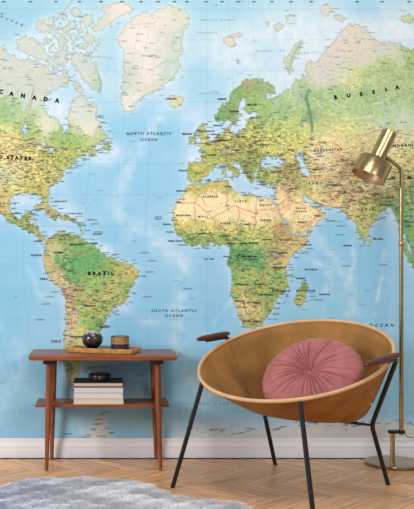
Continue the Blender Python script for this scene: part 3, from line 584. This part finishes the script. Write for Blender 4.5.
for x0, x1 in ((-0.316, -0.254), (0.236, 0.298)):
    bm = bmesh.new(); box(bm, (x0, -0.330, 0.547), (x1, -0.06, 0.572), 0.003)
    edge_split(obj('rail', bm, M_rail, T))
for (xb, yb, xt, yt) in ((-0.300, -0.303, -0.285, -0.290), (0.285, -0.303, 0.269, -0.290), (-0.289, -0.038, -0.275, -0.085), (0.277, -0.038, 0.258, -0.085)):
    bm = bmesh.new()
    P0, P1 = Vector((xb, yb, 0.0)), Vector((xt, yt, 0.555))
    if yb > -0.1: P0.y = -0.040
    pts = [P0.lerp(P1, t) for t in (0, .01, .3, .6, .85, 1)]
    tube(bm, pts, [.0085, .0095, .0125, .0160, .0172, .0172], 20)
    for v in bm.verts:
        if v.co.z < 0.002: v.co.z = 0.0
    edge_split(obj('leg', bm, M_walnut_v, T), 50)

# books on the lower shelf
M_page = mat('cream_page_block', (212, 194, 174), 0.8, var=0.04, vscale=30, stretch=(1, 1, 60))
M_pagew = mat('white_page_block', (214, 208, 212), 0.8, var=0.03, vscale=30, stretch=(1, 1, 60))
def book(x0, x1, y0, y1, z0, z1, cover_rgb, page_m, label, cov=0.002):
    r = thing('book', label, 'book', ((x0 + x1) / 2, (y0 + y1) / 2, z0), 'books stacked on the lower shelf')
    mc = mat('book_cover', cover_rgb, 0.5, bump=0.03, bscale=300, var=.03)
    bm = bmesh.new()
    box(bm, (x0, y0, z0), (x1, y1, z0 + cov), .0004, 1); box(bm, (x0, y0, z1 - cov), (x1, y1, z1), .0004, 1)
    box(bm, (x0, y1 - cov * 1.4, z0 + cov), (x1, y1, z1 - cov), 0)          # spine faces the wall
    obj('cover', bm, mc, r, smooth=False)
    bm = bmesh.new(); box(bm, (x0 + .003, y0 + .003, z0 + cov), (x1 - .003, y1 - cov * 1.4, z1 - cov), 0)
    obj('page_block', bm, page_m, r, smooth=False)
Z = 0.3332
book(-0.164, 0.098, -0.262, -0.075, Z, Z + 0.031, (216, 196, 170), M_page, 'cream paged book at the bottom of the stack, resting on the lower shelf', .0022)
book(-0.163, 0.095, -0.261, -0.078, Z + .0312, Z + 0.0592, (198, 194, 200), M_pagew, 'white paged book second from the bottom of the stack', .0014)
book(-0.163, 0.096, -0.262, -0.077, Z + .0594, Z + 0.0870, (196, 190, 196), M_pagew, 'white paged book directly under the black covered one', .0014)
book(-0.163, 0.093, -0.261, -0.080, Z + .0872, Z + 0.1145, (30, 25, 24), M_page, 'cream paged book in a black cover on top of the stack', .0055)

# round black tin on the books
TZ = Z + .1147
M_black = mat('black_lacquer', (22, 22, 23), 0.3, bump=.15, bscale=120, var=.2)
M_brass_dull = mat('aged_brass', (176, 140, 84), 0.35, metal=1.0, var=.12)
tin = thing('trinket_box', 'small round black lidded box on top of the book stack', 'box', (-0.028, -0.175, TZ))
bm = bmesh.new(); lathe(bm, [(0, 0), (.052, 0), (.0575, .004), (.0590, .012), (.0580, .019), (0, .019)], (-.028, -.175, TZ), n=48)
edge_split(obj('body', bm, M_black, tin))
bm = bmesh.new(); lathe(bm, [(0, .0192), (.0600, .0192), (.0605, .022), (.0590, .030), (.054, .0345), (.030, .037), (.006, .0375), (0, .0375)], (-.028, -.175, TZ), n=48)
for k in range(48):
    pass
edge_split(obj('lid', bm, M_black, tin), 50)
bm = bmesh.new(); box(bm, (-.032, -.2375, TZ + .012), (-.024, -.2335, TZ + .026), .001)
obj('clasp', bm, M_brass_dull, tin)

# tray with vase and candle on the table top
M_trayw = mat('light_golden_wood', (200, 146, 80), 0.4, var=.14, vscale=6, stretch=(1.5, 16, 16))
M_tray = mat('dark_tray_surface', (46, 42, 40), 0.35, var=.15)
TR = 0.5952
tray = thing('serving_tray', 'shallow tray with golden wooden rim and dark inside on the table top', 'tray', (-0.003, -0.178, TR))
def rrect(x0, x1, y0, y1, r, n=6):
    out = []
    for cx, cy, a0 in ((x1 - r, y1 - r, 0), (x0 + r, y1 - r, 90), (x0 + r, y0 + r, 180), (x1 - r, y0 + r, 270)):
        for i in range(n + 1):
            a = math.radians(a0 + 90 * i / n); out.append((cx + r * math.cos(a), cy + r * math.sin(a)))
    return out
def loopstack(bm, loops, close=True):
    R = [[bm.verts.new(p) for p in l] for l in loops]; n = len(R[0])
    for A, B in zip(R, R[1:]):
        for k in range(n): bm.faces.new((A[k], A[(k + 1) % n], B[(k + 1) % n], B[k]))
    if close: bm.faces.new(R[0][::-1]); bm.faces.new(R[-1])
x0, x1, y0, y1 = -0.182, 0.182, -0.088, 0.088
TA = math.radians(-18)
lp = lambda i, r, z: [(-.003 + x * math.cos(TA) - y * math.sin(TA), -.178 + x * math.sin(TA) + y * math.cos(TA), TR + z) for x, y in rrect(x0 + i, x1 - i, y0 + i, y1 - i, r)]
bm = bmesh.new(); loopstack(bm, [lp(.012, .014, 0), lp(.004, .02, .002), lp(0, .022, .010), lp(-.002, .022, .0245), lp(-.001, .022, .0255), lp(.005, .018, .0255), lp(.008, .016, .0205), lp(.0085, .016, .020)])
edge_split(obj('rim', bm, M_trayw, tray), 40)
bm = bmesh.new(); loopstack(bm, [lp(.0083, .016, .0200), lp(.0083, .016, .0215)])
obj('tray_floor', bm, M_tray, tray, smooth=False)
TF = TR + .0217
vc = (-0.066, -0.178, TF)
vase = thing('round_vase', 'round dark metallic vase with a silvery top standing on the tray', 'vase', vc)
m = bpy.data.materials.new('dark_to_silvery_metal'); m.use_nodes = True; nt = m.node_tree; p = nt.nodes['Principled BSDF']
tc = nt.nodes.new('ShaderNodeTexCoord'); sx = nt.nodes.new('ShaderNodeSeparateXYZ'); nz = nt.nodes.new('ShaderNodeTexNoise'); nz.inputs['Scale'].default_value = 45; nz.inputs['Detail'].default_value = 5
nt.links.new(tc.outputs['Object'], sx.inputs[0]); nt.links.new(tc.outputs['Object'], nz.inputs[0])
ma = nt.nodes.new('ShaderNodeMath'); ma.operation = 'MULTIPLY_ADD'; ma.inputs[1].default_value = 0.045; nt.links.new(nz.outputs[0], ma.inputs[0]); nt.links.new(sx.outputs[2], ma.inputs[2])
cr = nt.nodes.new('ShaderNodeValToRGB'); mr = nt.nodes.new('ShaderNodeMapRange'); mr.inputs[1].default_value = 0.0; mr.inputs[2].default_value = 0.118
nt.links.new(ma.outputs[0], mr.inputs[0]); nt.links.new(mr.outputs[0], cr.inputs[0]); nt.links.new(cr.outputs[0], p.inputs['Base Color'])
e = cr.color_ramp.elements; e[0].position = 0.35; e[0].color = lin((40, 38, 44)); e[1].position = 0.92; e[1].color = lin((222, 206, 214))  # colour runs by height from dark below to silvery at the top
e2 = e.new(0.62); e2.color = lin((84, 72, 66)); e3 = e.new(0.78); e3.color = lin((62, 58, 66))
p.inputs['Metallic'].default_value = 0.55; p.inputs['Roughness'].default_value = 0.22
bm = bmesh.new(); R = .0545; H = .092
pf = [(0, 0), (.026, 0)] + [(R * math.sin(a) ** .85, H / 2 - H / 2 * math.cos(a)) for a in [math.radians(x) for x in range(38, 156, 7)]] + [(.021, H * .972), (.0195, H * .985), (.017, H * .96), (.020, H * .85), (.040, H * .55), (.03, .01), (0, .008)]
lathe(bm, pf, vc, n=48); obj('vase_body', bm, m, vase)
# tea-light holder: dark band below, gold reeded band above
cc = (0.079, -0.215, TF)
cand = thing('candle_holder', 'dark candle holder with a reeded gold upper band beside the round vase', 'candle holder', cc)
M_dg = mat('dark_green_black_glass', (34, 44, 44), 0.25, var=.15)
M_gold = mat('brushed_gold', (222, 178, 120), 0.28, metal=1.0, var=.12, vscale=30)
bm = bmesh.new(); lathe(bm, [(0, 0), (.043, 0), (.0480, .002), (.0480, .026), (0, .024)], cc, n=48); edge_split(obj('base', bm, M_dg, cand))
bm = bmesh.new(); n = 96; rings = []
for r0, z in ((.0465, .0262), (.0465, .062), (.043, .062), (.043, .030)):
    rings.append([Vector((cc[0] + (r0 + (.0016 if (k % 4) < 2 and r0 > .042 else 0)) * math.cos(2 * math.pi * k / n), cc[1] + (r0 + (.0016 if (k % 4) < 2 and r0 > .042 else 0)) * math.sin(2 * math.pi * k / n), TF + z)) for k in range(n)])
loopstack(bm, rings); obj('reeded_band', bm, M_gold, cand, smooth=False)
bm = bmesh.new(); lathe(bm, [(.0430, .062), (.0492, .062), (.0495, .0635), (.049, .065), (.0430, .065), (.0430, .062)], cc, n=48); obj('lip', bm, M_dg, cand)
bm = bmesh.new(); lathe(bm, [(0, .0305), (.0395, .0305), (.0395, .052), (.030, .0525), (0, .052)], cc, n=40); edge_split(obj('wax', bm, mat('ivory_wax', (226, 214, 190), .5, var=.03), cand))

# ------------------------------------------------------------------ bowl chair
CX, CY, CZ = 0.896, -0.655, 0.0
RT = math.sqrt(.5)
def ch(b, s, z):                         # b backwards, s to the sitter's left, world coordinates
    return Vector((CX + b * RT + s * RT, CY + b * RT - s * RT, z))
RIM = 0.452; ZM = 0.619; TL = 0.331; RL = -0.045
def ft(b, s, z): return ch(b, s, z) + Vector((-.036, 0, 0))
def rim(th, k=1.0):
    b = RIM * math.cos(th) * .985; s = RIM * math.sin(th)
    return ch(b * k, s * k, ZM + b * TL * k + s * RL * k)
chair = thing('lounge_chair', 'tan leather bowl lounge chair on black metal legs with dark wooden armrests', 'chair', (CX, CY, 0))
M_suede = mat('tan_suede', (150, 106, 56), 0.82, bump=.12, bscale=90, var=.10, vscale=7, sheen=.08, spec=.25)
M_rim = mat('pale_tan_leather_edge', (206, 166, 122), 0.6, var=.06)
M_metal = mat('black_painted_steel', (13, 13, 15), 0.36, bump=.02, bscale=80, var=.1)
M_arm = mat('dark_reddish_wood', (88, 38, 26), 0.42, var=.2, vscale=6, stretch=(10, 10, 2))
def Q(th):
    c, s = math.cos(th), math.sin(th)
    k = 1 / (abs(c) ** 5 + abs(s) ** 5) ** (1 / 5)
    b = 0.03 + (0.225 if c > 0 else 0.10) * c * (k if c > 0 else 1); ss = (0.262 if c > 0 else 0.22) * s * (k if c > 0 else 1)
    return b, ss, 0.337 + 0.012 * max(0, c)
def bowl(t, th):
    qb, qs, qz = Q(th); rb = RIM * math.cos(th) * .985; rs = RIM * math.sin(th); rz = ZM + rb * TL + rs * RL
    if t < 0:
        k = 1 + t; return ch(0.05 + (qb - .05) * k, qs * k, qz - .006 * (1 - k))
    c = math.cos(th)
    q = 1.25 if c < 0 else 1.25 + .35 * c
    u = t ** .92
    return ch(qb + (rb - qb) * u, qs + (rs - qs) * u, qz + (rz - qz) * (0.18 * t + 0.82 * t ** q))
bm = bmesh.new(); NT = 96
ts = [-.85, -.6, -.35, -.15, 0, .05, .1, .17, .25, .33, .42, .51, .6, .7, .8, .9, 1.0]
rings = [[bm.verts.new(bowl(t, 2 * math.pi * k / NT)) for k in range(NT)] for t in ts]
for A, B in zip(rings, rings[1:]):
    for k in range(NT): bm.faces.new((A[k], A[(k + 1) % NT], B[(k + 1) % NT], B[k]))
cv = bm.verts.new(ch(.05, 0, .331))
for k in range(NT): bm.faces.new((cv, rings[0][(k + 1) % NT], rings[0][k]))
bmesh.ops.recalc_face_normals(bm, faces=bm.faces)
seat = obj('bowl_seat', bm, M_suede, chair)
sm = seat.modifiers.new('thickness', 'SOLIDIFY'); sm.thickness = .006; sm.offset = 0
bm = bmesh.new(); tube(bm, [rim(2 * math.pi * k / 96) for k in range(96)], .0088, 12, closed=True)
obj('rim_binding', bm, M_rim, chair)
M_seam = mat('stitched_seam', (118, 84, 44), 0.8, bump=.3, bscale=400, var=.05)
for th in (math.radians(-80), math.radians(80)):
    bm = bmesh.new(); tube(bm, [bowl(t, th) + Vector((0, 0, .0045)) for t in [x / 16 for x in range(0, 17)]], .0028, 6)
    obj('seam', bm, M_seam, seat)
LR = .0108
for sg in (1, -1):
    bm = bmesh.new()
    top = ch(-.386, sg * .2725, ZM - .386 * TL + sg * .27 * RL + .004) + Vector((.022 if sg < 0 else .008, 0, 0)); foot = ft(-.378, sg * .385, 0)
    tube(bm, [foot, foot.lerp(top, .5), top], LR, 18)
    for v in bm.verts: v.co.z = max(v.co.z, 0.0)
    edge_split(obj('front_leg', bm, M_metal, chair), 50)
    bm = bmesh.new()
    azr = .648 if sg > 0 else .688
    P = rounded([ft(.385, sg * .30, 0) + Vector((.016 if sg > 0 else -.022, 0, 0)), ft(.250, sg * .305, .304), ch(.10, sg * .470, azr - .006), ch(-.08, sg * .464, azr - .012)], .03)
    tube(bm, P, LR, 18)
    for v in bm.verts: v.co.z = max(v.co.z, 0.0)
    edge_split(obj('rear_leg', bm, M_metal, chair), 50)
    # armrest: long leaf with rounded ends
    bm = bmesh.new(); n = 22; rings = []
    a0, a1 = ch(.122, sg * .472, azr + .012), ch(-.165, sg * .458, azr - .016 + (.012 if sg < 0 else 0))
    ax = (a1 - a0); side = Vector((RT, -RT, 0)) * 1.0
    for i in range(n + 1):
        t = i / n; e = max(.03, (1 - abs(2 * t - 1) ** 5)) ** .5
        wd = (.020 - .005 * t) * e; th = .0135 * e
        c = a0 + ax * t
        rings.append([c + side * (wd * math.copysign(abs(math.cos(a)) ** .8, math.cos(a))) + Vector((0, 0, th * math.copysign(abs(math.sin(a)) ** .8, math.sin(a)))) for a in [2 * math.pi * k / 20 for k in range(20)]])
    loopstack(bm, rings); bmesh.ops.recalc_face_normals(bm, faces=bm.faces)
    obj('armrest', bm, M_arm, chair)
# cross bar between the rear legs and the lacing that ties the seat to it
bm = bmesh.new(); tube(bm, [ft(.250, -.305, .304), ft(.25, 0, .304), ft(.25, .305, .304)], .0062, 12)
obj('cross_bar', bm, M_metal, chair)
M_cord = mat('black_cord', (34, 28, 26), .8, bump=.3, bscale=500, var=.1)
lace = []; NW = 26
for i in range(NW * 8 + 1):
    t = i / (NW * 8); s = -.24 + .48 * t; a = 2 * math.pi * NW * t
    up = max(0, math.sin(a)); lace.append(ft(.25 + .010 * math.cos(a) - .010 * up, s, .304 + .010 * math.sin(a) + .030 * up))
bm = bmesh.new(); tube(bm, lace, .0022, 6); obj('lacing', bm, M_cord, chair)
M_stud = mat('pale_metal_stud', (226, 222, 214), .3, metal=.6, var=.05)
for pp, dr in ((bowl(.34, math.radians(68)), Vector((.5, -.8, -.1))), (bowl(.93, math.radians(-128)), Vector((-.8, -.5, -.4)))):
    bm = bmesh.new(); d = dr.normalized(); lathe(bm, [(0, .006), (.004, .0055), (.006, .003), (.006, 0), (0, 0)], pp + d * .004, d, 16)
    obj('stud', bm, M_stud, seat)

# ------------------------------------------------------------------ round pleated cushion
PC = Vector((0.980, -0.640, 0.528)); PN = Vector((-.40, -.60, .70)).normalized()
cush = thing('round_cushion', 'round dusty pink velvet cushion with radiating pleats leaning inside the bowl chair', 'cushion', PC)
M_vel = mat('dusty_pink_velvet', (166, 102, 103), 0.75, bump=.08, bscale=200, var=.08, vscale=14, sheen=.7, spec=.2)
u = Vector((0, 0, 1)).cross(PN).normalized(); v_ = PN.cross(u)
rr = random.Random(3); NP = 36
ph = [rr.uniform(.35, 1.4) for _ in range(NP)]; jit = [rr.uniform(-.25, .25) for _ in range(NP)]
def pleat(a):
    x = (a / (2 * math.pi) * NP) % NP; i = int(x) % NP; f = x - int(x)
    f = min(1, max(0, f + jit[i] * f * (1 - f)))
    return ph[i] * (abs(math.sin(math.pi * f)) ** .6)
NA, NR = NP * 10, 22; CR = .232; CH = .062
bm = bmesh.new()
for sgn in (1, -1):
    rows = []
    for j in range(NR + 1):
        r = j / NR
        prof_h = CH * (1 - r ** 3.2) ** .55 * (1 - .62 * math.exp(-(r / .20) ** 2))
        row = []
        for k in range(NA):
            a = 2 * math.pi * k / NA
            aa = a + .22 * r * (1 - r) * math.sin(2 * a + 1) + .05 * math.sin(5 * a) * r
            amp = .013 * math.sin(math.pi * min(1, r * .93 + .07)) ** .6
            hgt = prof_h + amp * (pleat(aa) - .62) * (1 if r < .99 else .3)
            rad = CR * r * (1 + .012 * (pleat(aa) - .6) * r) * (1 + .015 * math.sin(3 * a + 1) + .05 * math.cos(2 * (a - .6)))
            row.append(PC + u * math.cos(a) * rad + v_ * math.sin(a) * rad + PN * sgn * max(hgt, 0.0003))
        rows.append(row)
    vr = [[bm.verts.new(p) for p in row] for row in rows[1:]]; cvx = bm.verts.new(PC + PN * sgn * rows[0][0].__sub__(PC).length)
    for A, B in zip(vr, vr[1:]):
        for k in range(NA): bm.faces.new((A[k], A[(k + 1) % NA], B[(k + 1) % NA], B[k]))
    for k in range(NA): bm.faces.new((cvx, vr[0][(k + 1) % NA], vr[0][k]))
bmesh.ops.remove_doubles(bm, verts=bm.verts, dist=.0012); bmesh.ops.recalc_face_normals(bm, faces=bm.faces)
obj('cover', bm, M_vel, cush)
bm = bmesh.new(); lathe(bm, [(0, .010), (.006, .009), (.010, .005), (.0115, 0), (0, -.004)], PC + PN * .022, PN, 20)
obj('button', bm, M_vel, cush)

# ------------------------------------------------------------------ floor lamp
LD = 4.755; LY = LD - WALL_D
M_brass = mat('brushed_brass', (176, 152, 110), 0.27, metal=1.0, bump=.02, bscale=200, var=.07, vscale=20)
M_brass_in = mat('pale_brass_inside', (206, 176, 142), 0.4, metal=.6, var=.05)
M_bulb = mat('frosted_bulb', (236, 228, 214), .3, var=.02)
bx, px_ = wx(392.5, LD), wx(401.3, LD)
lamp = thing('floor_lamp', 'brass floor lamp with tilted cylindrical head and round base behind the bowl chair', 'lamp', (bx, LY, 0))
bm = bmesh.new(); lathe(bm, [(0, 0), (.146, 0), (.150, .003), (.150, .013), (.147, .0165), (.02, .0185), (0, .0185)], (bx + .008, LY, 0), n=72); edge_split(obj('base', bm, mat('dark_brass', (150, 134, 108), .2, metal=1.0, var=.08, vscale=14), lamp), 40)  # base in a darker brass than the pole
bm = bmesh.new(); tube(bm, [(bx, LY, .018), (bx, LY, wz(433, LD))], .0125, 24); edge_split(obj('short_post', bm, M_brass, lamp), 50)
bm = bmesh.new(); z0 = wz(433, LD)
pts = rrect(bx - .024, px_ + .020, LY - .022, LY + .022, .0215)
loopstack(bm, [[(x, y, z0) for x, y in pts], [(x, y, z0 + .014) for x, y in pts]]); edge_split(obj('clamp', bm, mat('dark_bronze', (46, 34, 28), .35, metal=.6, var=.1), lamp))
# head geometry
hd = LD - .03
def hp(px, py, d=hd): return Vector((wx(px, d), d - WALL_D, wz(py, d)))
top, mouth = hp(389.8, 132.0), hp(366.0, 178.5)
axis = Vector((mouth.x - top.x, -.025, mouth.z - top.z)); axis.normalize()
Ltot = (mouth - top).length
joint = hp(387.0, 157.0) + Vector((0, .012, 0))
bm = bmesh.new()
P = rounded([(px_, LY, z0 - .01), (px_, LY, wz(169, LD)), joint], .030, 8)
tube(bm, P, [.0118 if p.z < wz(244, LD) else .0098 for p in P][:len(P)], 18)
edge_split(obj('pole', bm, M_brass, lamp), 50)
bm = bmesh.new(); lathe(bm, [(0, -.010), (.013, -.010), (.0145, -.007), (.0145, .007), (.013, .010), (0, .010)], (px_, LY, wz(244, LD)), n=24); edge_split(obj('pole_joint', bm, M_brass_dull, lamp))
bm = bmesh.new(); tube(bm, [joint - Vector((.022, .0, -.006)), joint + Vector((.022, .010, -.014))], .0095, 16); edge_split(obj('swivel', bm, M_brass_dull, lamp), 50)
r1, r2 = .0395, .0895; L1 = Ltot * .615; L2 = Ltot * .98
bm = bmesh.new(); lathe(bm, [(0, .0), (r1 - .003, 0), (r1, .003), (r1, L1 - .010), (r1, L1 - .004)], top, axis, 56)
edge_split(obj('lamp_neck', bm, M_brass, lamp))
bm = bmesh.new(); lathe(bm, [(r1 - .001, L1 - .004), (r2 - .014, L1 - .002), (r2 - .006, L1 + .001), (r2, L1 + .008), (r2 + .001, L2 - .002), (r2 + .0012, L2), (r2 - .0015, L2)], top, axis, 64)
sh = edge_split(obj('lamp_shade', bm, M_brass, lamp), 50)
bm = bmesh.new(); lathe(bm, [(r2 - .0015, L2), (r2 - .002, L1 + .012), (r2 - .014, L1 + .004), (.02, L1 + .001), (0, L1 + .001)], top, axis, 64); obj('shade_lining', bm, M_brass_in, sh)
bm = bmesh.new(); lathe(bm, [(0, L1 + .003), (.016, L1 + .003), (.018, L1 + .018), (.034, L1 + .036), (.037, L1 + .052), (.028, L1 + .068), (.012, L1 + .077), (0, L1 + .079)], top, axis, 32); obj('bulb', bm, M_bulb, sh)
# cable from the clamp towards the wall
bm = bmesh.new()
cp = [Vector((px_ + .015, LY, z0 + .004)), hp(407.5, 436.5, 4.80), hp(414, 438.0, 4.87), hp(424, 438.5, 4.895), hp(440, 446, 4.89), hp(452, 457, 4.885)]
P = [];
for i in range(len(cp) - 1):
    p0, p1, p2, p3 = cp[max(i - 1, 0)], cp[i], cp[i + 1], cp[min(i + 2, len(cp) - 1)]
    for k in range(6):
        t = k / 6; P.append(.5 * ((2 * p1) + (p2 - p0) * t + (2 * p0 - 5 * p1 + 4 * p2 - p3) * t * t + (3 * p1 - p0 - 3 * p2 + p3) * t ** 3))
P.append(cp[-1]); tube(bm, P, .0022, 8); obj('cable', bm, mat('grey_cable', (90, 92, 96), .5, var=.05), lamp)

# ------------------------------------------------------------------ fur rug
RUG = [(-.66, -.86), (-.50, -.76), (-.42, -.66), (-.34, -.60), (-.22, -.585), (-.08, -.58), (0.02, -.585), (.10, -.63), (.17, -.70), (.235, -.78), (.30, -.86), (.40, -.945), (.50, -.99), (.58, -1.04), (.62, -1.14), (.62, -1.35), (.40, -1.55), (-.10, -1.65), (-.6, -1.62), (-.78, -1.4), (-.76, -1.1)]
rug = thing('fur_rug', 'fluffy white and pale grey fur rug on the wooden floor in front of the table', 'rug', (-.2, -1.05, 0))
def catmull(P, m=6):
    out = []; n = len(P)
    for i in range(n):
        p0, p1, p2, p3 = [Vector(P[(i + k) % n]) for k in (-1, 0, 1, 2)]
        for k in range(m):
            t = k / m; out.append(.5 * ((2 * p1) + (p2 - p0) * t + (2 * p0 - 5 * p1 + 4 * p2 - p3) * t * t + (3 * p1 - p0 - 3 * p2 + p3) * t ** 3))
    return out
out = catmull(RUG); cen = Vector((-.2, -1.05))
M_skin = mat('pale_rug_backing', (206, 208, 216), .9, var=.06)
bm = bmesh.new(); loopstack(bm, [[(cen.x + (p.x - cen.x) * s, cen.y + (p.y - cen.y) * s, z) for p in out] for s, z in ((.985, .0006), (.99, .005), (.97, .009))])
obj('backing', bm, M_skin, rug, smooth=False)
def make_pile():
    rng = np.random.default_rng(21); P = np.array([(p.x, p.y) for p in out]); N = 120000
    X = rng.uniform(-1.15, .80, N * 2); Y = -.45 - 0.95 * rng.random(N * 2) ** 1.2
    ins = np.zeros(len(X), bool)
    for (ax, ay), (bx_, by) in zip(P, np.roll(P, -1, 0)):
        if ay == by: continue
        ins ^= ((ay > Y) != (by > Y)) & (X < (bx_ - ax) * (Y - ay) / (by - ay) + ax)
    X = X[ins][:N]; Y = Y[ins][:N]; n = len(X)
    clump = 9.0
    an = np.sin(X * 11 + np.sin(Y * 13) * 2) * .7 + np.sin(Y * 27 + X * 19) * .35 + rng.normal(0, .30, n) - .9
    ln = rng.uniform(.030, .050, n) * (1 + .25 * np.sin(X * 37) * np.sin(Y * 41)); lean = rng.uniform(.9, 1.9, n)
    dx, dy = np.cos(an) * lean, np.sin(an) * lean * .7
    Zh = .006 + 0 * X
    wdt = rng.uniform(.0006, .0013, n); pa = rng.uniform(0, np.pi, n); ox, oy = np.cos(pa) * wdt, np.sin(pa) * wdt
    nrm = np.sqrt(dx ** 2 + dy ** 2 + 1)
    mx_, my_, mz = X + dx / nrm * ln * .42, Y + dy / nrm * ln * .42, Zh + ln * .62
    ex, ey, ez = X + dx / nrm * ln * 1.05, Y + dy / nrm * ln * 1.05, Zh + ln * .82 / np.sqrt(nrm)
    V = np.stack([np.stack([X - ox, Y - oy, Zh], 1), np.stack([X + ox, Y + oy, Zh], 1), np.stack([mx_ + ox * .8, my_ + oy * .8, mz], 1), np.stack([mx_ - ox * .8, my_ - oy * .8, mz], 1), np.stack([ex, ey, ez], 1)], 1)
    base = np.array(rug.location); V = (V - base).reshape(-1, 3)
    i = np.arange(n) * 5
    lv = np.stack([i, i + 1, i + 2, i + 3, i + 3, i + 2, i + 4], 1).reshape(-1)
    me = bpy.data.meshes.new('pile'); me.vertices.add(len(V)); me.vertices.foreach_set('co', V.astype(np.float32).reshape(-1))
    me.loops.add(len(lv)); me.loops.foreach_set('vertex_index', lv.astype(np.int32))
    tot = np.tile([4, 3], n).astype(np.int32); st = np.concatenate([[0], np.cumsum(tot)[:-1]]).astype(np.int32)
    me.polygons.add(2 * n); me.polygons.foreach_set('loop_start', st); me.polygons.foreach_set('loop_total', tot)
    me.update(calc_edges=True); me.validate()
    tone = .5 + .5 * np.sin(X * 9 + 1.5 * np.sin(Y * 13)) ; patch = np.clip((-.05 - X) * 1.6 + .15 * tone + rng.normal(0, .07, n), 0, 1)
    wht = np.array([.97, .97, 1.0]); gry = np.array([.66, .70, .86])
    c = wht * (1 - patch[:, None] * .85) + gry * patch[:, None] * .85; c = c * rng.uniform(.94, 1.0, n)[:, None]
    ca = me.color_attributes.new('fur', 'FLOAT_COLOR', 'POINT')
    full = np.ones((n, 5, 4), np.float32); full[:, :, :3] = c[:, None, :]
    ca.data.foreach_set('color', full.reshape(-1))
    me.materials.append(attr_mat('fur_strands', 'fur', .8))
    o = bpy.data.objects.new('pile', me); C.objects.link(o); o.parent = rug; o['kind'] = 'stuff'
make_pile()
